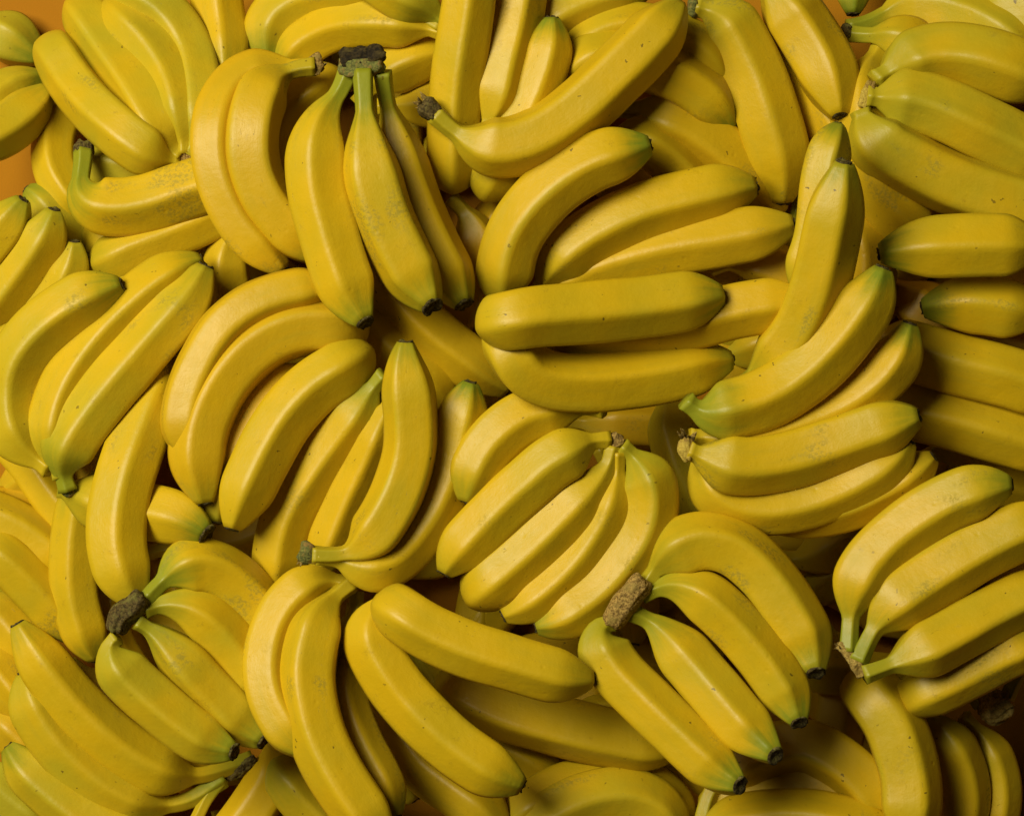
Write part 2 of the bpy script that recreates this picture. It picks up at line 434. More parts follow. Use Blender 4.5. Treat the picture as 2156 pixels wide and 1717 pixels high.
def lump(name, P, R, mat, parent, origin, seed, flat=1.0, amp=0.22, m=44, cap=0.30):
    """knobbly, angular woody piece along the world points P with radii R"""
    P = np.array(P); C = catmull(P, max(R) * 0.11); n = len(C); rn = random.Random(seed)
    s = np.linspace(0, 1, n); rr = np.interp(s, np.linspace(0, 1, len(R)), R)
    T = np.gradient(C, axis=0); T /= np.linalg.norm(T, axis=1)[:, None]
    up = np.array([0, 0, 1.0]); v, f = [], []; sd = Vector((seed * 7.7, seed * 3.1, 1.3))
    tw = rn.uniform(0, 6.28); ph = [rn.uniform(-.25, .25) for _ in range(5)]; step = max(R) * 0.11
    for i in range(n):
        S_ = np.cross(T[i], up); S_ /= max(np.linalg.norm(S_), 1e-6); U_ = np.cross(S_, T[i])
        e = min(i, n - 1 - i) * step / rr[i]; k = 1 - cap * math.exp(-e * 6)
        y = i * step / max(R)
        for j in range(m):
            t = 2 * math.pi * j / m
            w = t + tw + 0.35 * mnoise.noise(sd + Vector((0, 0, y * 0.8)))
            poly = sum(max(math.cos(w - q * 1.2566 - ph[q]), 0) ** 16 for q in range(5)) ** (-1 / 16) * 0.93
            n1 = mnoise.noise(sd + Vector((math.cos(t) * 1.1, math.sin(t) * 1.1, y * 0.9)))
            n2 = 1 - 2 * abs(mnoise.noise(sd + Vector((math.cos(t) * 2.6, math.sin(t) * 2.6, y * 0.45))))
            n3 = mnoise.noise(sd + Vector((math.cos(t) * 7, math.sin(t) * 7, y * 4.0)))
            a = amp * (0.9 * n1 + 0.95 * (n2 - .6) + 0.28 * n3)
            v.append(C[i] - origin + rr[i] * k * poly * (1 + a) * (math.cos(t) * U_ * flat + math.sin(t) * S_) + T[i] * rr[i] * 0.35 * mnoise.noise(sd + Vector((math.cos(t) * 2, math.sin(t) * 2, 9 + y))) * math.exp(-e * 2))
    for i in range(n - 1):
        for j in range(m):
            k = (j + 1) % m; f.append((i * m + j, i * m + k, (i + 1) * m + k, (i + 1) * m + j))
    for end, rv in ((0, True), (n - 1, False)):
        v.append(C[end] - origin + (T[end] * rr[end] * (-0.05 if rv else 0.05)))
        for j in range(m):
            k = (j + 1) % m
            f.append((len(v) - 1, end * m + k, end * m + j) if rv else (len(v) - 1, end * m + j, end * m + k))
    base = np.mean(v, axis=0)
    return link(name, [np.array(q) - base for q in v], f, mat, parent, base + origin - (np.array(parent.location) if parent else 0))

def fibres(parent, at, dirv, n, ln, seed, mat=None):
    """torn slivers of dry peel at a stalk"""
    rn = random.Random(seed); at = np.array(at)
    for k in range(n):
        d = np.array(dirv, float) + np.array([rn.uniform(-.8, .8), rn.uniform(-.8, .8), rn.uniform(-.2, .6)]); d /= np.linalg.norm(d)
        sd = np.cross(d, (0, 0, 1.0)); sd /= np.linalg.norm(sd); w = ln * rn.uniform(0.10, 0.24); l = ln * rn.uniform(0.5, 1.1); th = w * 0.3
        nb = np.cross(sd, d); c = at + sd * rn.uniform(-.5, .5) * ln * 0.7
        v = []
        for a, ww in ((0, 1), (0.45, 0.75), (0.8, 0.4), (1.0, 0.06)):
            p = c + d * l * a + nb * l * 0.25 * a * a
            v += [p - sd * w * ww - nb * th * ww, p + sd * w * ww - nb * th * ww, p + sd * w * ww * .8 + nb * th * ww, p - sd * w * ww * .8 + nb * th * ww]
        f = [(0, 1, 2, 3)]
        for i in range(3):
            for j in range(4): f.append((i * 4 + j, (i + 1) * 4 + j, (i + 1) * 4 + (j + 1) % 4, i * 4 + (j + 1) % 4))
        f.append((15, 14, 13, 12))
        base = np.mean(v, axis=0)
        link('fibre', [q - base for q in v], f, mat or FIBRE, parent, base - np.array(parent.location))

THINGS = []
def hand(label, bans, crown=None, group='hands of bananas in the pile', coh=0.7):
    THINGS.append(dict(label=label, bans=bans, crown=crown, group=group, single=False, coh=coh))
def loose(label, ban, stalk=None):
    THINGS.append(dict(label=label, bans=[ban], crown=stalk, group='loose bananas in the pile', single=True, coh=0))

# ------------------------------------------------------------------ the setting
def table():
    x, y, n = 2.2, 2.2, 44
    v, f = [], []
    for i in range(n + 1):
        for j in range(n + 1):
            v.append((x * (i / n - .5), y * (j / n - .5), 0.0))
    for i in range(n):
        for j in range(n):
            a = i * (n + 1) + j; f.append((a, a + n + 1, a + n + 2, a + 1))
    o = link('table_surface', v, f, TABLEM)
    o['kind'] = 'structure'
table()

# ---- deep in the pile: dim bananas seen only through the gaps
B = Ban
loose('shaded brownish banana deep in the gap under the hand with the thick tan crown', B('l', [(700,880),(830,960),(960,1080),(1060,1230),(1120,1400)], 54, xt=1, s='d', gt=.2, hue=.5))
loose('dim banana with a rounded end, deep in the dark gap right of the tan-crowned hand', B('l', [(735,390),(880,310),(1050,220),(1220,140)], 46, s='d', xt=1, hue=.3))
loose('dark banana under the big right hand, above the dim rounded end', B('l', [(560,190),(740,190),(900,120),(1060,20),(1200,-60)], 52, xt=1, hue=.3))
loose('dark banana in the black gap left of the bright right-edge hand', B('l', [(820,540),(900,660),(960,820),(960,960)], 48, xt=1, xs=0, hue=.2))
loose('dim banana running behind the fan of four towards the tan crown', B('g', [(1200,1250),(1330,1380),(1430,1560),(1480,1750)], 52, xt=1, hue=.35))
loose('dark brown banana in the shadow under the lowest horizontal banana', B('g', [(620,1080),(850,1100),(1060,1100),(1250,1120)], 48, xt=1, hue=.5))
loose('dark banana in the gap right of the black-crowned hand of three', B('f', [(1480,100),(1450,300),(1470,500),(1530,680),(1600,830)], 50, xs=1, hue=.5))
loose('shaded greenish banana at the bottom edge left of the short rounded one', B('i', [(1270,1740),(1450,1690),(1640,1680),(1850,1700)], 50, xt=1, hue=-.5))
loose('dark banana lying under the dry neck at the bottom left', B('i', [(1330,1490),(1500,1480),(1680,1450)], 45, xt=1, hue=.2))
loose('shaded brownish banana at the left edge, under the green stub', B('e', [(-120,1580),(40,1500),(160,1440),(290,1340)], 52, xt=1, hue=.35))
loose('very dark banana at the left edge below the brownish one', B('e', [(-60,1640),(120,1640),(300,1640),(480,1700)], 50, xs=1, hue=.5))
loose('dim banana behind the short end-on banana at the left', B('i', [(870,150),(1050,110),(1240,90),(1430,60),(1540,10)], 48, xt=1, hue=.3))
loose('brownish banana in shadow below the left black-crowned fingers', B('c', [(-60,1180),(40,1280),(90,1420),(60,1580)], 50, xt=1, hue=.6))
loose('dark banana in the gap between the single long banana and the row of green tips', B('d', [(780,560),(840,700),(870,860),(880,1020)], 46, xt=1, hue=.1))
loose('greenish banana neck in the dark gap beside the upright right banana', B('d', [(720,1170),(690,1300),(640,1450),(560,1600)], 42, xt=1, hue=-.4, gn=1))
loose('dim yellow-brown banana beside the green-tipped right-edge banana', B('h', [(1180,190),(1290,300),(1430,400),(1560,460)], 52, xt=1, hue=.6))
loose('dark banana at the bottom edge between the long crescent and the big hump', B('k', [(120,1750),(330,1560),(440,1430),(560,1300)], 48, xt=1, hue=.4))
loose('dark banana under the long banana left of the tan-crowned hand', B('k', [(560,1250),(800,1130),(1000,1180),(1200,1300)], 48, xt=1, hue=.2))
loose('dark banana in the gap under the end-on cut neck beside the left vertical one', B('e', [(760,1000),(640,1180),(600,1330),(560,1500)], 44, xt=1, hue=.1))
loose('shaded banana behind the sickle banana, between it and the left fan', B('f', [(780,740),(860,800),(960,840),(1080,900)], 44, xt=1, hue=.0, gt=.8))
loose('dark banana below the left edge of the lower left hand, next to the crown', B('i', [(420,800),(560,900),(660,980),(800,1080)], 44, xt=1, hue=.3))
loose('dim banana in the gap right of the neck of the bright tall pair', B('j', [(690,460),(660,620),(680,800),(720,980)], 48, xt=1, hue=.3))
loose('shaded banana low between the horizontal row and the upright right banana', B('g', [(1480,640),(1620,680),(1780,620),(1960,560)], 48, xt=1, hue=.2))
loose('dim banana under the tips of the row of three fingers', B('d', [(180,1600),(330,1560),(480,1560),(640,1620)], 46, xt=1, hue=.5))
loose('dark banana in the gap below the right-edge pair', B('h', [(1500,1250),(1650,1330),(1800,1400),(2000,1470)], 48, xt=1, hue=.2))
loose('shaded banana deep between the two upright ones at the top right', B('d', [(560,-40),(600,110),(680,260),(760,420),(820,560)], 50, xt=1, hue=.3))
loose('dark banana upright in the shadow right of the lower left finger tips', B('i', [(1560,1170),(1640,1320),(1630,1480),(1540,1640)], 48, xt=1, hue=.2))
loose('dim banana in the gap just below the small brown crown of the fan', B('g', [(830,1240),(890,1380),(950,1540),(1000,1700)], 46, xt=1, hue=.3))
# ---- lower layer
loose('yellow-green banana entering at the left near the top, its green tip under the others', B('a', [(-260,120),(-80,170),(60,230),(170,300),(245,345)], 50, hue=-.6, gt=.95, q=-.3, s='n'))
hand('two green-tipped fingers stacked at the left edge near the top corner', [
    B('a', [(-260,800),(-120,690),(10,590),(140,510),(262,462)], 46, hue=-.5, gt=.9, pl=100),
    B('a', [(-380,860),(-180,860),(0,790),(140,680),(240,585),(285,530)], 50, hue=-.35, gt=.5, q=.45, pl=100)], None)
loose('shaded banana behind the upright green neck at the upper left', B('a', [(470,1010),(600,985),(740,1010),(880,1060),(1020,1120)], 46, s='d', xt=1))
loose('upright crescent just left of the upright green neck at the upper left', B('a', [(560,560),(430,650),(345,770),(318,900),(335,1040),(430,1190),(520,1300)], 40, s='d', hue=.1, q=.0))
loose('short greenish banana with frayed dark tip behind the left-edge fingers', B('a', [(160,1130),(240,1190),(320,1290),(400,1420)], 40, rev=1, hue=-.6, gt=.9, xs=1))
loose('dim banana under the upper left horizontal pair, at its left', B('a', [(500,1420),(640,1420),(800,1390),(980,1330)], 42, s='d', xt=1, hue=.2))
loose('banana with green tip behind the black crown at the top', B('b', [(720,295),(610,300),(480,335),(370,400),(270,510),(220,640)], 46, rev=1, gt=.9, q=-.3))
loose('banana peeping out directly behind the black crown at the top', B('b', [(560,340),(700,290),(830,300),(960,350)], 42, xt=1))
loose('wide banana lying right of the black crown at the top', B('b', [(1260,300),(1130,335),(1010,380),(890,440),(780,520),(700,620)], 50, q=.1, hue=.1, gt=.3, rev=1))
loose('yellow strip of banana between the black-crowned hand and the upright pair', B('b', [(820,640),(960,635),(1090,635),(1220,625),(1340,600)], 44, xt=1, q=.0))
loose('banana at the very top edge, right of the upright three', B('c', [(330,330),(440,200),(580,90),(760,5),(960,-60),(1150,-110)], 52, hue=-.35, q=.3))
hand('small green-necked hand at the lower right with a big pale fibrous crown', [
    B('l', [(1790,1060),(1730,985),(1600,950),(1450,940),(1280,900)], 44, xt=1, neck=1.1, gn=.8, hue=-.1),
    B('l', [(1850,1020),(1850,940),(1900,840),(2000,740),(2150,640)], 42, xt=1, neck=1.4, gn=.8, hue=-.2),
    B('l', [(1950,1010),(1985,930),(2040,840),(2130,730),(2260,640)], 46, xt=1, neck=1.5, gn=.9, hue=-.2)],
    dict(c='l', pts=[(1790,1100),(1870,1080),(1960,1040)], r=[26,30,30], mat='pale', flat=1.0, amp=.3, dz=8))
loose('greenish banana standing upright in the gap under the lowest horizontal one', B('g', [(1240,820),(1250,950),(1262,1080),(1290,1200),(1330,1330)], 48, hue=-.35, gn=0, pl=60, s='n', xt=1, gt=.2, q=-.42, m=1.0))
loose('olive strip of banana between the two crescents at the bottom centre', B('j', [(1020,700),(1090,820),(1180,950),(1290,1080),(1420,1200)], 48, xt=1, hue=.1))
loose('broad shaded banana under the row of three fingers at the upper right', B('c', [(900,640),(1060,660),(1250,710),(1440,810),(1620,960),(1770,1110),(1910,1270)], 56, hue=.25, gt=.1))
loose('yellow-brown banana standing behind the upright right banana', B('d', [(960,1180),(1060,1340),(1110,1500),(1110,1660),(1060,1820)], 47, hue=.4, q=-.2))
loose('tall crescent partly covered by the huge hand at the right edge', B('d', [(1200,280),(1125,430),(1085,600),(1095,800),(1150,990),(1250,1180),(1370,1330),(1480,1430)], 60, hue=.25, q=-.2, s='n', neck=.4))
loose('shaded banana behind the two cut ends at the lower left edge', B('i', [(-20,-40),(110,20),(240,110),(350,220),(430,340)], 52, xs=1, hue=.1))
loose('yellow slip of banana under the green stub at the left', B('e', [(190,1330),(300,1490),(430,1660),(520,1800)], 42, xs=1, hue=.1))
hand('row of three shaded fingers at the left edge near the bottom', [
    B('i', [(-200,1060),(-60,1100),(70,1180),(200,1300),(300,1420)], 48, hue=.4),
    B('i', [(-280,640),(-130,730),(10,860),(120,1000),(230,1170)], 50, hue=.3),
    B('i', [(-260,330),(-120,410),(20,540),(150,690),(280,850)], 50, hue=.25, q=.2)], None)
loose('yellow banana at the left edge, topmost of the slanting ones beside the tall pair', B('i', [(-170,70),(-50,130),(80,230),(210,360),(340,510),(450,670)], 47, s='d', hue=.0, q=.3))
hand('pair of shaded bananas curving down side by side in the bottom right corner', [
    B('l', [(1690,1120),(1790,1230),(1860,1380),(1895,1540),(1880,1720),(1820,1880)], 44, hue=-.3, q=.1, gt=.3, pl=40),
    B('l', [(1410,1070),(1480,1110),(1570,1220),(1650,1380),(1690,1560),(1680,1740),(1630,1900)], 51, hue=.1, q=.2, gt=.3, pl=50)], None)
loose('crescent between the long single banana and the row of three fingers', B('c', [(820,880),(930,830),(1040,810),(1160,880),(1290,990),(1400,1120),(1480,1260)], 50, s='n', hue=.0, q=.1))
hand('pair of crescents behind the single banana with the torn brown stalk', [
    B('c', [(560,520),(660,360),(790,240),(950,175),(1130,180),(1320,240),(1470,350),(1590,500)], 50, hue=-.1, q=-.1),
    B('c', [(540,620),(650,460),(790,370),(980,350),(1170,400),(1340,485),(1480,590),(1580,710),(1610,770)], 54, hue=.0, gt=1.0, q=-.25)], None)
hand('fan of four in the upper left corner with its crown tucked under a horizontal banana', [
    B('a', [(1130,935),(1190,800),(1190,560),(1140,330),(1020,130),(840,-10),(650,-90)], 52, hue=-.5, q=-.1, neck=.3, nt=1.4),
    B('a', [(1100,925),(1095,820),(1075,640),(990,430),(860,250),(720,130),(600,60)], 56, hue=-.25, q=.1, t='d', neck=.3, nt=1.3),
    B('a', [(1080,935),(1010,880),(930,730),(810,530),(660,310),(530,120),(450,-20)], 50, hue=-.3, q=-.2, t='d', neck=.3, nt=1.2),
    B('a', [(1060,962),(975,950),(870,900),(700,770),(530,610),(390,420),(320,290),(290,200)], 48, hue=-.25, q=-.35, t='d', gt=.1, neck=.3, nt=1.2)],
    dict(c='a', pts=[(1050,975),(1090,940),(1140,920)], r=[11,13,11], mat='tan'))
loose('upright banana at the top edge, right of the corner fan of four', B('a', [(1290,-260),(1290,-120),(1300,40),(1325,220),(1340,420),(1330,620)], 51, rev=1, t='n', q=.0, hue=.15))
hand('hand at the top edge, arching left to one green tip', [
    B('b', [(1200,195),(1080,160),(900,135),(740,135),(580,160),(430,235),(330,320),(240,430)], 44, hue=.05, q=.3, neck=.5),
    B('b', [(1205,165),(1120,120),(1000,60),(850,-15),(700,-55),(540,-50),(370,0),(230,90),(170,200),(160,300),(165,372)], 52, hue=-.1, gt=.95, q=.25, neck=2.2),
    B('b', [(1205,130),(1120,50),(1000,-10),(850,-110),(700,-220)], 52, hue=-.1, gn=.9, q=-.2, neck=.2, xt=1)],
    dict(c='b', pts=[(1185,180),(1215,110)], r=[13,16], mat='dark', dz=0))
loose('banana half hidden below the horizontal one with the upright green neck', B('a', [(560,1620),(640,1570),(760,1500),(920,1440),(1100,1370),(1320,1270),(1500,1160)], 47, s='d', q=-.1, hue=.15))

hand('row of four finger tips at the left edge, the front one the largest', [
    B('a', [(960,1580),(840,1655),(720,1730),(600,1830),(500,1950)], 40, rev=1, hue=-.4, gt=.8, xs=1),
    B('a', [(445,1440),(440,1530),(400,1650),(320,1800),(200,1950)], 43, rev=1, hue=-.1, gt=.5, q=.1, xs=1),
    B('a', [(322,1248),(290,1360),(200,1510),(70,1690),(-70,1870),(-220,2000)], 48, rev=1, hue=-.2, gt=.5, q=.25),
    B('a', [(140,1190),(80,1290),(-30,1430),(-170,1580),(-330,1700)], 45, rev=1, hue=-.3, gt=.6, q=-.1, xs=1)], None)
loose('upright banana seen below the large crescents left of the black-crowned hand', B('a', [(1440,1290),(1380,1400),(1350,1550),(1365,1700),(1390,1860),(1420,2000)], 46, s='n', hue=.25, q=-.2))
loose('thin bright banana between the two tall ones at the lower left', B('i', [(640,230),(632,380),(640,520),(680,660),(760,800)], 34, xt=1, hue=.2, q=.4))
loose('narrow upright banana with a green neck, left of the tall broad one', B('e', [(590,1400),(515,1510),(465,1700),(450,1900),(460,2120),(510,2320),(575,2500)], 46, s='n', gn=.9, q=.0, hue=.1, neck=.2))
loose('end-on banana at the left showing its round dark tip', B('e', [(360,1480),(500,1530),(640,1575),(780,1600),(910,1622),(1040,1648),(1150,1690),(1232,1748)], 54, dz=[-150,-130,-105,-80,-45,-5,25,45], pl=20, s='n', gt=1.0, hue=.1, q=.0, neck=.2, m=.3, ts=1.1))
hand('pair of long bananas entering from the right edge, below the green tips', [
    B('h', [(1190,600),(1360,655),(1560,715),(1800,775),(2060,850),(2320,960)], 58, s='d', hue=.1, q=.0, pl=115),
    B('h', [(1150,950),(1280,985),(1460,1035),(1700,1095),(2050,1200),(2320,1290)], 60, s='d', hue=.15, q=.0, pl=115)], None)
hand('green-necked hand in the upper right corner with a brown crown', [
    B('d', [(1700,-220),(1850,-90),(2000,40),(2150,190),(2280,360)], 54, hue=-.4),
    B('d', [(1000,170),(1090,150),(1180,110),(1270,60),(1420,40),(1600,65),(1780,120),(1960,220),(2120,340)], 50, hue=-.3, q=-.1, gn=1, neck=1.6),
    B('d', [(1000,205),(1080,215),(1170,215),(1290,225),(1400,310),(1500,430),(1600,560)], 50, hue=-.15, gn=.8, neck=1.0, q=.2, dz=[0,0,0,0,-25,-60,-100])],
    dict(c='d', pts=[(955,170),(990,195),(1010,225)], r=[13,17,14], mat='dark'))
loose('dark green banana tip pointing down from the top edge at the right', B('d', [(1030,85),(1030,-20),(1010,-150),(950,-310),(850,-450)], 44, rev=1, hue=-1.3, gt=1.0))
hand('pair of diagonal bananas in the centre under the black-crowned hand', [
    B('b', [(640,1740),(700,1840),(800,1960),(930,2090),(1070,2215),(1190,2330),(1260,2420)], 50, s='d', hue=.2, q=-.1, gt=.2, pl=55),
    B('b', [(740,1440),(800,1560),(900,1720),(1050,1890),(1210,2030),(1370,2150),(1510,2260),(1600,2325)], 51, s='n', hue=.3, q=-.2, gt=.3, pl=55, tt=2.0)], None)
loose('dim crescent inside the curved banana at the bottom right', B('l', [(140,1720),(270,1630),(420,1555),(600,1510),(800,1550),(980,1630),(1120,1740)], 45, s='d', hue=.2, q=.2, pl=45))
hand('pair of humped bananas at the bottom edge', [
    B('k', [(200,1880),(290,1770),(420,1660),(600,1560),(830,1510),(1040,1520),(1200,1600),(1290,1730),(1320,1860)], 48, hue=-.1, q=-.2, gt=.2),
    B('k', [(280,1950),(390,1830),(560,1720),(760,1630),(960,1600),(1130,1650),(1240,1760),(1290,1900)], 54, hue=-.15, q=-.2, gt=.2)], None)
loose('long shaded banana behind the green-tipped crescent at the bottom', B('j', [(790,780),(825,930),(880,1080),(980,1260),(1110,1430),(1280,1560),(1450,1680),(1570,1810)], 54, hue=.15, q=.2))
loose('greenish banana in the bottom left corner, lowest one there', B('i', [(-260,1350),(-100,1470),(50,1590),(200,1710),(350,1830)], 50, hue=-.7, gt=.5, q=.2))
# ---- middle layer
loose('horizontal banana at the upper left with an upright green neck', B('a', [(500,905),(497,990),(478,1100),(530,1190),(680,1228),(880,1205),(1080,1140),(1280,1070),(1420,1000)], 55, gn=1.3, neck=.95, hue=.1, q=.2), dict(mat='dark', len=.9, fib=2))
loose('shaded banana between the large crescents and the black-crowned hand', B('b', [(620,480),(470,530),(330,640),(250,790),(230,950),(270,1120),(360,1270)], 50, s='d', hue=.35, q=.1))
loose('long upright banana with a short stalk, left of the other at the top right', B('d', [(88,45),(150,55),(240,110),(350,290),(450,500),(530,740),(585,950),(605,1100),(608,1205)], 60, hue=.15, q=-.05, gt=.15, neck=.35, gn=.5, nt=.95, tt=1.9), dict(mat='green', len=.5))
loose('upright banana at the top right, to the right of the stalked one', B('d', [(420,-200),(530,-90),(640,50),(760,230),(860,400),(920,560),(952,690)], 59, hue=.2, q=.15, gt=.15))
loose('banana pressed between the broad crescent and the lighter ones in the left centre', B('e', [(1960,730),(1770,830),(1580,980),(1440,1180),(1350,1390),(1300,1560),(1290,1680)], 46, s='n', hue=.45, q=.2))
loose('tall broad banana standing in the shade of the left hand', B('e', [(1030,690),(955,890),(880,1070),(810,1250),(745,1450),(705,1650),(705,1850),(750,2020),(830,2170)], 56, hue=.05, q=.1, s='d', dz=[-80,-50,-25,-8,0,0,0,0,0]))
hand('huge hand at the right edge, three broad bananas with torn yellow necks', [
    B('d', [(1075,660),(1110,760),(1190,860),(1350,960),(1600,1085),(1850,1170),(2100,1230),(2330,1260)], 61, hue=-.2, q=-.5, neck=.1, gn=.4, nt=1.15),
    B('d', [(1110,572),(1180,582),(1350,592),(1550,650),(1800,765),(2050,885),(2300,1010)], 60, hue=-.35, q=.1, neck=.3, gn=.4, nt=.95),
    B('d', [(1160,480),(1225,440),(1350,370),(1530,325),(1760,335),(2000,410),(2250,530)], 62, hue=-.3, q=.25, neck=.4, gn=.5, nt=1.0)],
    dict(c='d', pts=[(1145,490),(1115,575),(1085,640)], r=[11,13,11], mat='yellow', fib=4, fibat=(1110,600), fibd=(-.6,0,.2), fibl=1.2))
loose('banana with a dark green tip pointing left, lower of the two at the right edge', B('h', [(1445,405),(1560,385),(1720,370),(1900,390),(2100,440),(2300,500)], 56, rev=1, gt=1.0, hue=-.1, q=.1, pl=140, tt=2.0))
loose('banana with a dark green tip pointing left, upper of the two at the right edge', B('d', [(1188,1515),(1320,1492),(1500,1478),(1750,1470),(2050,1475),(2300,1510)], 58, rev=1, gt=1.1, hue=-.05, q=.0, pl=140, tt=2.1))
loose('strongly curved banana at the bottom right, its neck pointing down', B('l', [(130,1780),(150,1670),(200,1540),(360,1400),(560,1320),(740,1290),(920,1370),(1080,1500),(1190,1650),(1260,1800)], 56, hue=.15, q=.2, neck=1.4, pl=45))
loose('bottom-edge banana lying under the arch of the strongly curved one, lower right', B('l', [(20,1900),(180,1810),(370,1750),(650,1722),(900,1745),(1130,1820),(1300,1920)], 53, hue=.1, q=-.4, pl=45))
loose('short bright banana at the bottom right, curving off the bottom edge', B('l', [(1010,870),(1110,960),(1235,1110),(1320,1300),(1365,1500),(1372,1700),(1340,1900)], 60, s='d', hue=.0, q=.3, gt=.2, pl=60))
hand('long hand in the bottom left corner, its dry neck pointing right', [
    B('i', [(1330,1490),(1235,1610),(1170,1740),(1090,1860),(960,1960)], 40, neck=2.6, gn=.8, hue=-.3),
    B('i', [(50,1300),(150,1420),(290,1550),(450,1680),(620,1790),(820,1840),(1020,1800)], 47, rev=1, hue=-.3, gt=.9, q=-.1),
    B('i', [(150,865),(190,1000),(290,1180),(430,1350),(600,1500),(800,1612),(1000,1648),(1150,1610),(1330,1490)], 53, rev=1, hue=-.3, gt=.35, q=.1, neck=2.3, gn=1.0),
    B('i', [(105,572),(180,690),(300,860),(450,1040),(620,1210),(800,1350),(1000,1450),(1180,1475),(1340,1430),(1500,1375)], 53, rev=1, hue=.05, gt=.5, q=.25, neck=2.2, gn=.8, tt=2.1)],
    dict(c='i', pts=[(1330,1500),(1420,1440),(1520,1365)], r=[8,10,9], mat='dark', dz=-6))
# ---- upper layer
hand('hand of three upright bananas at the top, behind the single one', [
    B('c', [(130,850),(215,620),(270,370),(330,120),(360,-80),(370,-260)], 50, hue=.0, q=.35, s='n', rev=0),
    B('c', [(150,1195),(190,1080),(280,920),(390,700),(480,490),(535,290),(550,110)], 46, hue=.0, gt=1.0, q=.1, s='d'),
    B('c', [(-30,1145),(-38,980),(-38,760),(-20,500),(20,230),(55,0),(70,-150),(75,-260)], 50, hue=.05, q=.1, s='d')], None)
hand('two large golden crescents with a torn stub, left of the black crown', [
    B('a', [(1860,400),(1740,400),(1620,425),(1430,500),(1310,680),(1285,930),(1345,1170),(1460,1370),(1580,1500),(1690,1615)], 49, hue=.35, q=.3, neck=.8),
    B('a', [(1880,398),(1790,405),(1690,440),(1570,540),(1500,740),(1495,950),(1560,1150),(1680,1320),(1800,1440),(1920,1540)], 55, hue=.3, q=-.6, neck=1.0, gn=.5)],
    dict(c='a', pts=[(1850,400),(1895,385),(1925,380)], r=[16,17,15], mat='tan', fib=2, fibat=(1925,385), fibd=(1,0,.3)))
hand('three-finger hand at the left edge leaning right, ending in a green stub', [
    B('e', [(725,265),(560,330),(380,430),(215,570),(100,740),(70,930),(90,1110),(170,1260),(300,1370)], 55, rev=1, hue=-.15, gt=.9, q=.1, s='n', neck=.4),
    B('e', [(1205,122),(1080,190),(900,310),(700,490),(530,680),(410,870),(340,1060),(320,1240),(370,1420)], 53, rev=1, hue=.0, gt=.7, q=.0, neck=.5),
    B('e', [(1230,158),(1150,320),(1000,500),(820,710),(640,920),(480,1130),(395,1290),(380,1400),(410,1490)], 56, rev=1, hue=-.25, gt=.5, q=-.1, gn=1.0, neck=.5, nt=1.1, tt=2.0)],
    dict(c='e', pts=[(370,1470),(415,1500),(455,1470)], r=[9,11,8], mat='green', dz=-8))
hand('wide fan in the left centre, the rear two golden and strongly arched', [
    B('b', [(860,2230),(790,2310),(720,2420),(600,2580),(470,2760),(350,2940),(270,3100),(225,3300),(210,3540)], 51, hue=.15, q=.2, s='n', gn=.9, neck=.6, t='n', gt=.2),
    B('e', [(2120,330),(1950,295),(1720,320),(1500,400),(1320,550),(1200,750),(1120,950),(1095,1120),(1110,1290)], 51, s='n', hue=.32, q=.5, gt=.2, m=.3),
    B('e', [(2150,640),(2080,550),(1910,515),(1710,545),(1530,640),(1390,780),(1280,950),(1205,1150),(1190,1340),(1212,1480),(1225,1568)], 56, s='d', hue=.35, gt=.5, q=-.35, m=.5, tt=1.9),
    B('f', [(790,660),(700,715),(580,770),(420,880),(280,1030),(165,1210),(75,1390),(0,1560),(-50,1720)], 55, s='d', hue=.05, gt=.25, q=.15)], None)
loose('bright-ridged banana tucked behind the left side of the upright sickle pair', B('f', [(930,880),(850,1080),(765,1290),(665,1500),(580,1700),(515,1860),(470,1990)], 49, hue=.2, q=.05, s='n'))

hand('hand at the lower left with a dark woody crown and four fingers', [
    B('i', [(870,425),(945,345),(1040,265),(1180,225),(1340,280),(1480,400),(1590,550),(1660,720)], 52, hue=.0, gn=1.2, neck=.9, q=.5, nt=1.2),
    B('i', [(860,490),(980,455),(1140,480),(1300,600),(1430,760),(1530,930),(1600,1080)], 48, hue=-.2, gn=.8, q=.3, neck=.5, nt=2.4),
    B('i', [(815,555),(930,630),(1080,780),(1220,930),(1370,1085),(1480,1195),(1572,1268)], 50, hue=-.3, gt=.8, q=-.2, neck=.5, gn=.8, nt=2.4, tu=.45, ts=.95),
    B('i', [(700,650),(655,670),(680,790),(800,930),(950,1065),(1100,1185),(1260,1285),(1395,1335)], 51, hue=-.3, gt=.9, q=.1, neck=.25, gn=.5, nt=1.3, tu=.45, ts=.95)],
    dict(c='i', pts=[(845,395),(800,460),(720,530),(690,620)], r=[17,20,21,18], mat='dark', dz=14, flat=1.0, amp=.13))
loose('short banana with a rounded end at the bottom edge, left of the bright tall pair', B('j', [(190,1390),(270,1470),(350,1580),(470,1700),(590,1830),(720,1950)], 46, s='d', hue=-.1, gn=.9, q=.2))
hand('bright tall pair of crescents at the bottom, left of the centre', [
    B('j', [(690,380),(690,540),(640,720),(605,900),(640,1100),(720,1300),(830,1500),(930,1720)], 44, hue=.1, gt=.9, q=.3, pl=-55),
    B('j', [(640,330),(520,305),(380,365),(250,510),(175,700),(160,880),(200,1050),(290,1210),(400,1340)], 49, hue=.2, q=.3, neck=.5),
    B('j', [(665,330),(580,395),(490,520),(430,700),(405,880),(430,1070),(490,1270),(590,1470),(730,1680),(880,1880)], 58, hue=.1, q=-.25, neck=.7, gn=.4)],
    dict(c='j', pts=[(640,330),(680,310)], r=[10,10], mat='tan', dz=-10))
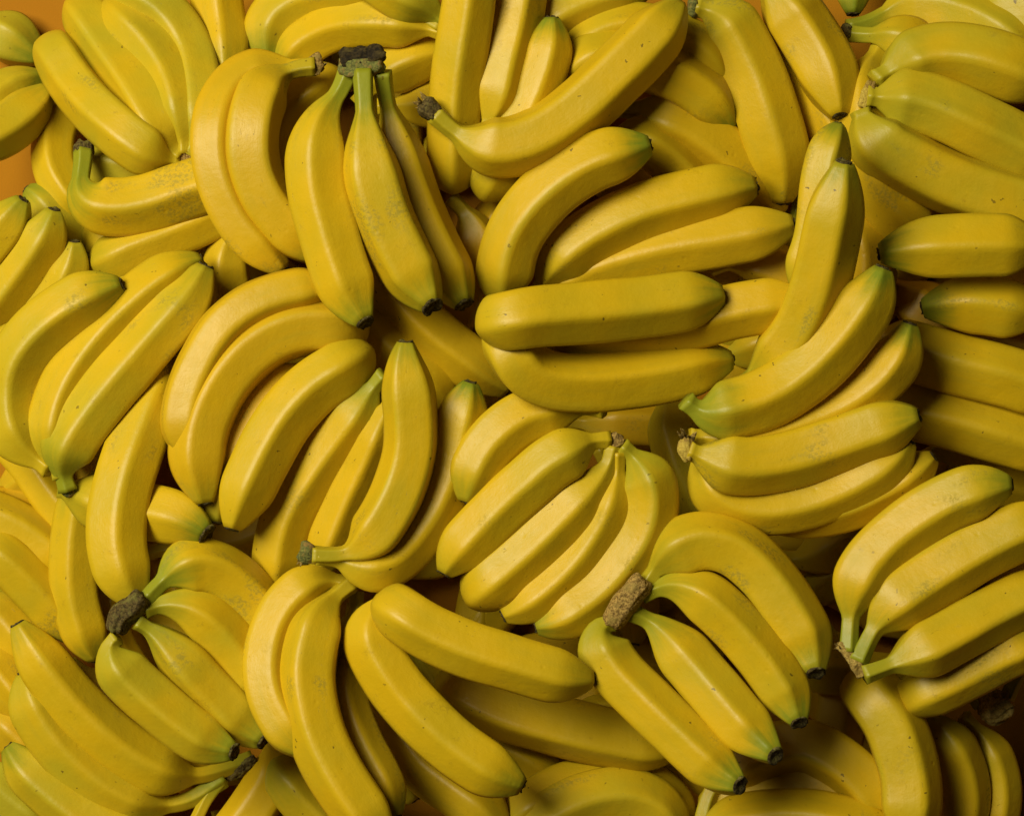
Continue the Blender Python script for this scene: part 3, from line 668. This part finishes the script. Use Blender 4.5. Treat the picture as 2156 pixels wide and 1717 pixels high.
hand('sickle pair with a greenish crown in the middle of the picture, tips pointing up', [
    B('f', [(1375,848),(1335,1000),(1295,1160),(1250,1350),(1185,1530),(1090,1700),(970,1850),(830,1940),(680,1940),(560,1895),(450,1885)], 51, rev=1, hue=.1, gt=1.1, q=.2, neck=.9, gn=.4),
    B('f', [(988,608),(985,700),(1000,850),(1022,1050),(1020,1250),(970,1450),(885,1630),(790,1770),(670,1860),(550,1880),(430,1875)], 54, rev=1, hue=.05, gt=.7, q=-.45, neck=1.2, gn=.5, tt=2.1)],
    dict(c='f', pts=[(450,1890),(410,1870),(360,1850)], r=[15,20,20], mat='green', fib=3, fibat=(370,1890), fibd=(-.7,-.6,.1)))
hand('fan of five in the centre right under a small brown crown', [
    B('g', [(860,1010),(720,990),(560,1005),(360,1070),(190,1210),(90,1380),(35,1560)], 51, s='n', hue=.1, gt=.6, q=.1),
    B('g', [(940,1260),(935,1400),(870,1620),(740,1840),(580,2020),(400,2160),(260,2240)], 50, hue=.1, q=.1, gt=.2),
    B('g', [(960,1225),(1030,1285),(1120,1410),(1140,1580),(1100,1740),(1000,1900),(850,2070),(690,2190),(550,2270),(452,2300)], 53, hue=.1, gt=.8, q=.1, neck=.5, gn=.7, nt=1.2),
    B('g', [(915,1230),(890,1330),(810,1450),(650,1620),(480,1790),(310,1945),(160,2060),(30,2140)], 51, hue=.05, q=.1, neck=.7, gn=.4, t='d', nt=2.2),
    B('g', [(890,1190),(820,1188),(710,1225),(550,1310),(375,1460),(205,1620),(65,1770),(-40,1890),(-95,1985)], 52, hue=.0, q=.1, neck=.6, gn=.3, gt=.3, nt=1.2)],
    dict(c='g', pts=[(880,1180),(925,1195),(975,1190)], r=[12,15,9], mat='tan'))
loose('long horizontal banana at the bottom, lower of two and running under the tan-crowned hand', B('j', [(1220,830),(1300,920),(1430,1010),(1630,1095),(1900,1170),(2200,1240),(2450,1290),(2620,1300)], 58, s='d', hue=.15, q=.3, gt=.2, pl=65))
loose('green-tipped crescent at the bottom centre, beside the bright tall pair', B('j', [(870,415),(790,530),(790,660),(870,830),(1000,1010),(1160,1180),(1340,1330),(1520,1450),(1685,1535)], 54, s='n', neck=.3, nt=1.5, gn=0, hue=.05, gt=.7, q=-.1))
loose('horizontal banana at the bottom centre lying across the tips of the fan above', B('j', [(815,415),(910,455),(1010,540),(1190,640),(1400,725),(1650,800),(1850,860),(2010,895),(2100,900)], 56, s='d', hue=.1, gt=.5, q=.1, pl=48))
# ---- top of the pile
loose('single curved banana across the top centre with a torn dark stalk', B('c', [(-150,680),(-80,745),(10,815),(130,868),(300,878),(500,805),(700,665),(900,480),(1080,300),(1230,130),(1310,15)], 57, hue=.15, gt=.5, q=-.62, neck=1.0, gn=.6), dict(mat='dark', len=1.5, fib=5))
hand('bright hand of three with a black cut crown in the upper centre', [
    B('b', [(850,430),(875,600),(925,800),(980,1050),(1065,1280),(1170,1500),(1265,1680),(1335,1812)], 54, hue=.15, gt=.8, q=.6, neck=1.3, gn=1.1, pl=-15, nt=2.5, tu=.45, ts=.98),
    B('b', [(645,430),(600,540),(500,690),(455,900),(470,1150),(535,1400),(615,1650),(690,1830),(745,1918)], 56, hue=.1, gt=.8, q=-.1, neck=1.0, gn=1.0, m=.9, pl=-8, nt=2.5, tu=.3, ts=.92),
    B('b', [(735,430),(742,600),(755,800),(790,1050),(860,1280),(960,1500),(1060,1690),(1145,1822)], 59, hue=.0, gt=.6, q=-.5, neck=1.3, gn=1.3, m=1.0, pl=12, nt=2.5, tu=.5, ts=1.0)],
    dict(c='b', pts=[(590,390),(680,405),(770,395),(850,370)], r=[17,21,21,18], mat='green', dz=4, amp=.12, flat=.9, cut=[(600,352),(690,342),(790,330),(858,305)], cutr=19, cutz=9), coh=1.3)
hand('row of three fingers right of the centre, the outer one bent and green-tipped', [
    B('c', [(480,1790),(580,1720),(800,1600),(1040,1525),(1300,1465),(1600,1420),(1850,1370),(1992,1335)], 55, hue=.25, gt=.35, q=.05, s='d'),
    B('c', [(470,1740),(545,1610),(670,1490),(860,1365),(1100,1260),(1350,1190),(1600,1135),(1760,1112)], 57, hue=.1, gt=.6, q=.2, s='n', neck=.3),
    B('c', [(1135,865),(1000,900),(800,960),(600,1080),(430,1240),(315,1420),(268,1620),(275,1770),(360,1880)], 56, rev=1, hue=.2, gt=1.1, q=.1, s='n', neck=.4)], None)
hand('stack of three horizontal bananas right of the centre', [
    B('g', [(470,580),(620,570),(850,565),(1100,540),(1400,480),(1650,415),(1900,375),(2060,350)], 53, hue=.3, q=.2, s='d'),
    B('g', [(345,470),(308,610),(372,760),(490,826),(640,850),(860,848),(1100,820),(1350,770),(1510,730),(1620,715)], 55, hue=.1, gt=.7, q=-.1, s='d', m=.8, pl=0),
    B('g', [(150,590),(175,535),(250,490),(400,455),(600,438),(850,418),(1100,392),(1350,355),(1500,335),(1565,325)], 58, hue=.05, gt=.9, q=.2, s='d', m=1.0, pl=0)], None, coh=1.4)
hand('big hand at the right fanning from upright to horizontal, with a pale torn stalk', [
    B('d', [(950,750),(895,880),(850,1060),(830,1250),(800,1450),(720,1660)], 43, rev=1, hue=-.2, gt=.9, q=.1, xs=1, pl=-55),
    B('h', [(120,1260),(300,1420),(500,1560),(720,1620),(960,1590),(1200,1490),(1400,1370),(1512,1290)], 50, hue=.3, gt=.3, q=.2, pl=-45),
    B('h', [(100,1230),(180,1440),(290,1545),(460,1590),(700,1570),(940,1490),(1140,1390),(1290,1280),(1368,1195)], 54, hue=.15, gt=.4, q=.2, neck=.3, pl=-75),
    B('h', [(60,1170),(300,1170),(600,1115),(840,1030),(1050,930),(1200,810),(1310,660),(1370,500)], 53, hue=.25, gt=1.0, q=.15, neck=.3, pl=-55),
    B('d', [(978,968),(950,1100),(905,1300),(862,1500),(810,1720),(720,1930),(590,2110),(440,2240),(320,2330)], 58, rev=1, hue=.0, gt=.7, q=.25, s='n', gn=.9, m=.9, pl=-55, tt=2.1),
    B('h', [(1212,168),(1150,310),(1020,505),(850,700),(650,865),(450,965),(270,1015),(120,1030),(30,955)], 58, rev=1, hue=.05, gt=1.1, q=.1, s='n', neck=.4, gn=1.0, nt=1.15, pl=-55),
    B('h', [(45,1250),(140,1290),(350,1335),(600,1310),(850,1235),(1100,1150),(1300,1080),(1425,1048)], 58, hue=.0, gt=.6, q=.35, neck=.3, gn=.3, nt=1.2, pl=-55)],
    dict(c='h', pts=[(35,1180),(40,1240),(60,1310)], r=[13,16,12], mat='yellow', fib=7, fibat=(35,1180), fibd=(-.2,.9,.3), fibl=2.2, apart=1), coh=2.5)
hand('four-finger hand at the bottom right with a thick tan woody crown', [
    B('k', [(1115,330),(1180,225),(1300,125),(1450,80),(1620,120),(1790,260),(1930,440),(2040,630),(2100,790),(2118,862)], 57, hue=.05, gt=.7, q=.3, neck=.5, gn=.6, nt=1.25, tu=.45, ts=.95, pl=-35),
    B('k', [(1090,400),(1250,345),(1420,390),(1570,510),(1710,655),(1840,820),(1950,1000),(2022,1158)], 51, hue=-.05, gt=.9, q=.1, neck=.6, gn=.9, nt=2.2, tu=.45, ts=.95, pl=-35),
    B('k', [(1010,500),(1140,560),(1290,710),(1440,880),(1590,1060),(1730,1220),(1880,1355)], 54, hue=-.1, gt=.95, q=.1, neck=.7, gn=.9, nt=2.1, tu=.45, ts=.95, pl=-35),
    B('k', [(920,560),(850,570),(835,690),(915,840),(1075,1015),(1250,1185),(1420,1345),(1560,1465),(1668,1532)], 53, hue=-.1, gt=.9, q=.25, neck=.2, gn=.7, nt=1.3, tu=.45, ts=.95, pl=-35)],
    dict(c='k', pts=[(1095,305),(1030,385),(960,475),(895,580)], r=[20,22,22,19], mat='tan', dz=22, flat=1.0, amp=.13))
hand('hand at the lower right edge with three bright fingers and a torn yellow crown', [
    B('l', [(1310,950),(1400,990),(1560,940),(1750,840),(1980,730),(2200,650)], 47, hue=-.1, s='d', q=.2),
    B('l', [(1000,740),(1010,590),(1025,430),(1090,260),(1230,90),(1420,-60),(1650,-190),(1850,-250),(1978,-258)], 56, hue=-.1, gt=.8, q=.1, neck=1.2, gn=1.0),
    B('l', [(1060,800),(1105,700),(1190,550),(1340,410),(1550,270),(1800,120),(2050,0),(2280,-70)], 57, hue=.05, q=.1, neck=1.2, gn=1.0),
    B('l', [(1095,875),(1190,842),(1320,790),(1510,700),(1750,565),(2050,410),(2280,300)], 56, hue=-.05, q=.15, neck=1.0, gn=.8)],
    dict(c='l', pts=[(940,690),(1000,740),(1050,800),(1090,885)], r=[7,11,13,9], mat='pale', fib=5, fibat=(960,710), fibd=(-.6,.3,.2), fibl=1.5), coh=1.6)


# ------------------------------------------------------------------ lay the pile, bottom to top, and build it
NICK = {'fan of four in the upper left': 'the corner fan', 'black cut crown': 'the black-crowned hand', 'with a torn stub': 'the torn-stub crescents', 'single curved banana': 'the long single banana',
        'row of three fingers right of': 'the three-finger row', 'stack of three horizontal': 'the horizontal stack', 'big hand at the right fanning': 'the big right hand',
        'thick tan woody crown': 'the tan-crowned hand', 'hand at the lower right edge': 'the lower-right-edge hand', 'huge hand at the right edge': 'the broad three-finger hand', 'fan of five': 'the centre-right fan',
        'sickle pair with': 'the sickle pair', 'wide fan in the left centre': 'the left-centre fan', 'three-finger hand at the left edge': 'the left-edge hand', 'dark woody crown': 'the woody-crowned hand',
        'bright tall pair of': 'the tall bright pair', 'long hand in the bottom left': 'the bottom-left hand', 'long horizontal banana at the bottom': 'the long bottom banana', 'green-tipped crescent at the bottom': 'the green-tipped crescent',
        'horizontal banana at the bottom centre': 'the slanting bottom banana', 'pair of humped': 'the humped pair', 'short bright banana at the bottom right': 'the short bright banana', 'pair of long bananas entering': 'the right-edge pair',
        'long upright banana with a short stalk': 'the stalked upright banana', 'hand of three upright bananas': 'the upright three', 'row of four finger tips': 'the left tip row', 'row of three shaded': 'the shaded left row',
        'strongly curved banana at the bottom right': 'the neck-down banana', 'hand at the top edge, arching': 'the arching top hand', 'horizontal banana at the upper left': 'the upright-neck banana'}
def buried():
    """the bottom of the heap: bananas lying on the table under everything else"""
    rn = random.Random(11); out = []
    for gy in range(8):
        for gx in range(10):
            x = 90 + gx * 222 + rn.uniform(-40, 40) + (gy % 2) * 90; y = 110 + gy * 215 + rn.uniform(-40, 40)
            a = rn.uniform(0, 6.28); l = rn.uniform(200, 240); k = rn.uniform(0.15, 0.28)
            p = [(x + l * t * math.cos(a) - l * k * t * t * math.sin(a), y + l * t * math.sin(a) + l * k * t * t * math.cos(a)) for t in (-1, -.5, 0, .5, 1)]
            if any((q[0] < 190 and q[1] < 190) or q[0] < 40 or q[0] > 2050 or q[1] < 70 or q[1] > 1690 or (440 < q[0] < 600 and q[1] < 190) or (q[0] > 1700 and q[0] < 1900 and q[1] < 190) or (q[0] > 1990 and q[1] > 1430) for q in p): continue
            out.append(Ban('v', p, rn.uniform(48, 54), hue=rn.uniform(-.1, .5)))
    return out

def seen(bans):
    """rough top view of the heap: how many 4 px cells of the picture each banana shows"""
    Wd, Hd = 539, 430; zb = np.full((Hd, Wd), -1e9); ib = np.full((Hd, Wd), -1)
    for k, b in enumerate(bans):
        for i in range(len(b.C)):
            x, y, r = b.C[i, 0] / 4, b.C[i, 1] / 4, b.r * b.f[i] / 4
            x0, x1, y0, y1 = max(int(x - r), 0), min(int(x + r) + 2, Wd), max(int(y - r), 0), min(int(y + r) + 2, Hd)
            if x1 <= x0 or y1 <= y0: continue
            X, Y = np.meshgrid(np.arange(x0, x1), np.arange(y0, y1)); d = (X - x) ** 2 + (Y - y) ** 2
            z = np.where(d < r * r, b.z[i] + 4 * np.sqrt(np.maximum(r * r - d, 0)), -1e9)
            m = z > zb[y0:y1, x0:x1]
            zb[y0:y1, x0:x1][m] = z[m]; ib[y0:y1, x0:x1][m] = k
    return np.bincount(ib[ib >= 0], minlength=len(bans)), ib

def build():
    deep = buried()
    for b in deep: b.z = b.r * 0.98 + 0 * b.S
    for ti, th in enumerate(THINGS):
        bs = th['bans']; drop(bs, th['coh'])
        cr = th['crown']
        if not th['single'] and len(bs) > 1 and cr and not cr.get('apart'):
            st = [b for b in bs if not b.dive_s]
            zc = float(np.mean([b.z[0] for b in st])) if st else 0
            for b in st:
                w = np.clip(1 - b.S / (0.42 * b.L), 0, 1) ** 2
                b.z = b.z + w * (zc - b.z[0])
            th['zc'] = zc
    # even out the broad relief of the heap: low stretches rest on more buried fruit
    pts = np.vstack([np.c_[b.C[:, :2], b.z + b.r] for t in THINGS for b in t['bans']])
    gx = np.arange(-300, 2460, 40); gy = np.arange(-300, 2020, 40)
    H = np.zeros((len(gy), len(gx)))
    ii = np.clip(((pts[:, 0] + 300) / 40).astype(int), 0, len(gx) - 1); jj = np.clip(((pts[:, 1] + 300) / 40).astype(int), 0, len(gy) - 1)
    np.maximum.at(H, (jj, ii), pts[:, 2])
    ker = np.exp(-0.5 * (np.arange(-14, 15) / 4.6) ** 2); ker /= ker.sum()
    def blur(A):
        A = np.pad(A, 14, mode='edge')
        A = np.apply_along_axis(lambda v: np.convolve(v, ker, 'valid'), 1, A); return np.apply_along_axis(lambda v: np.convolve(v, ker, 'valid'), 0, A)
    ins = (gx[None, :] > -60) & (gx[None, :] < 2220) & (gy[:, None] > -60) & (gy[:, None] < 1780)
    W_ = blur(((H > 0) & ins).astype(float)) + 1e-4
    H = blur(np.where(ins, H, 0)) / W_
    ref = np.percentile(H, 80)
    def bil(x, y):
        u = np.clip((x + 300) / 40, 0, len(gx) - 1.001); v = np.clip((y + 300) / 40, 0, len(gy) - 1.001)
        i, j = u.astype(int), v.astype(int); a, c = u - i, v - j
        return H[j, i] * (1 - a) * (1 - c) + H[j, i + 1] * a * (1 - c) + H[j + 1, i] * (1 - a) * c + H[j + 1, i + 1] * a * c
    for t in THINGS:
        for b in t['bans']:
            h = bil(b.C[:, 0], b.C[:, 1]); w = np.maximum(b.z + 0.7 * (ref - h) * inner(b.C[:, 0], b.C[:, 1]), b.r * b.f * 0.95) - b.z
            for _ in range(10): w[1:-1] = 0.25 * w[:-2] + 0.5 * w[1:-1] + 0.25 * w[2:]
            b.z = b.z + w + b.pl
        if 'zc' in t: t['zc'] = float(np.mean([b.z[0] for b in t['bans'] if not b.dive_s]))
    print('RELIEF', H.min(), ref, H.max())
    allb = [b for t in THINGS for b in t['bans']]
    cnt, ib = seen(deep + allb)
    for b, c in zip(deep + allb, cnt): b.cells = int(c)
    owner = [None] * len(deep) + [t for t in THINGS for _ in t['bans']]
    used = set(); add = []
    for k, b in enumerate(deep):
        if b.cells < 8: continue
        yy, xx = np.nonzero(ib == k); vote = {}
        for dy in range(-14, 15, 2):
            for dx in range(-14, 15, 2):
                for q in ib[np.clip(yy + dy, 0, ib.shape[0] - 1), np.clip(xx + dx, 0, ib.shape[1] - 1)]:
                    if q >= len(deep):
                        nk = next((v for s, v in NICK.items() if s in owner[q]['label']), None)
                        if nk: vote[nk] = vote.get(nk, 0) + 1
        o = sorted(vote, key=lambda s: -vote[s]) + ['its shaded neighbours', 'the paler ones above', 'the fruit above it', 'the heap edge', 'the table']
        for p in ((0, 1), (0, 2), (1, 2), (0, 3), (1, 3)):
            if len(o) > max(p) and (o[p[0]], o[p[1]]) not in used: break
        used.add((o[p[0]], o[p[1]])); used.add((o[p[1]], o[p[0]]))
        add.append(dict(label='deep dim banana seen between %s and %s' % (o[p[0]], o[p[1]]), bans=[b], crown=None, group='bananas buried at the bottom of the pile', single=True))
    THINGS.extend(add)
    for ti, th in enumerate(THINGS):
        bs = th['bans']; cr = th['crown']
        if th['single']:
            b = bs[0]; n = len(b.C); k = n // 2
            org = to_world((b.C[k, 0], b.C[k, 1], max(b.z.min() - b.r, 0)))
            o, W, T, rad = build_banana(b, 'banana', None, org)
            root = o; o.location = org
            ends = [(W[0], T[0], rad[0])]
        else:
            P = np.vstack([np.c_[b.C[:, :2], b.z] for b in bs])
            org = to_world((P[:, 0].mean(), P[:, 1].mean(), max(P[:, 2].min() - 50, 0)))
            root = bpy.data.objects.new('banana_hand', None); COL.objects.link(root); root.location = org
            root.empty_display_size = 0.02
            ends = []
            for b in bs:
                k = len(b.C) // 2
                bo = to_world((b.C[k, 0], b.C[k, 1], b.z[k]))
                o, W, T, rad = build_banana(b, 'banana', root, bo)
                ends.append((W[0], T[0], rad[0]))
        root['label'] = th['label']; root['category'] = 'banana' if th['single'] else 'banana bunch'; root['group'] = th['group']
        if cr:
            mat = CROWN[cr.get('mat', 'tan')]
            if th['single']:
                W0, T0, r0 = ends[0]; ln = cr.get('len', 1.0)
                lump('stalk_end', [W0 + T0 * r0 * 0.35, W0 - T0 * r0 * 0.5 * ln, W0 - T0 * r0 * 1.1 * ln], [r0 * 1.02, r0 * 1.08, r0 * 1.12], mat, root, np.array(root.location), ti + 1, 1.0, 0.16)
                if cr.get('fib'): fibres(root, W0 - T0 * r0 * 0.8 * ln, -T0, cr['fib'], r0 * 1.6, ti)
            else:
                pts = px(cr['c'], cr['pts']); z = th.get('zc', bs[-1].z[0]) + cr.get('dz', 0)
                R = cr['r'] if isinstance(cr['r'], (list, tuple)) else [cr['r']] * len(pts)
                Wp = [np.array(to_world((p[0], p[1], z))) for p in pts]
                co = lump('crown', Wp, [x * PX * 1.15 for x in R], mat, root, np.array(root.location), ti + 1, cr.get('flat', 0.8), cr.get('amp', 0.24))
                if cr.get('cut'):
                    cp = px(cr['c'], cr['cut']); cz = z + cr.get('cutz', 10)
                    Wc = [np.array(to_world((p[0], p[1], cz))) for p in cp]
                    cu = lump('cut_face', Wc, [cr.get('cutr', 14) * PX] * len(cp), CUT, None, np.zeros(3), ti + 5, 0.6, 0.30)
                    cu.parent = co; cu.location = cu.location - co.location - root.location
                if cr.get('fib'):
                    p = to_world((*px(cr['c'], [cr['fibat']])[0], z)); fibres(root, p, cr['fibd'], cr['fib'], 14 * PX * cr.get('fibl', 1.5), ti)
build()
ZM = max(b.z.max() for t in THINGS for b in t['bans'])
for t in THINGS:
    if sum(b.cells for b in t['bans']) < 30: print('LOW', sum(b.cells for b in t['bans']), t['label'])
print('PILE top', ZM * PX, 'bananas', sum(len(t['bans']) for t in THINGS), 'things', len(THINGS))
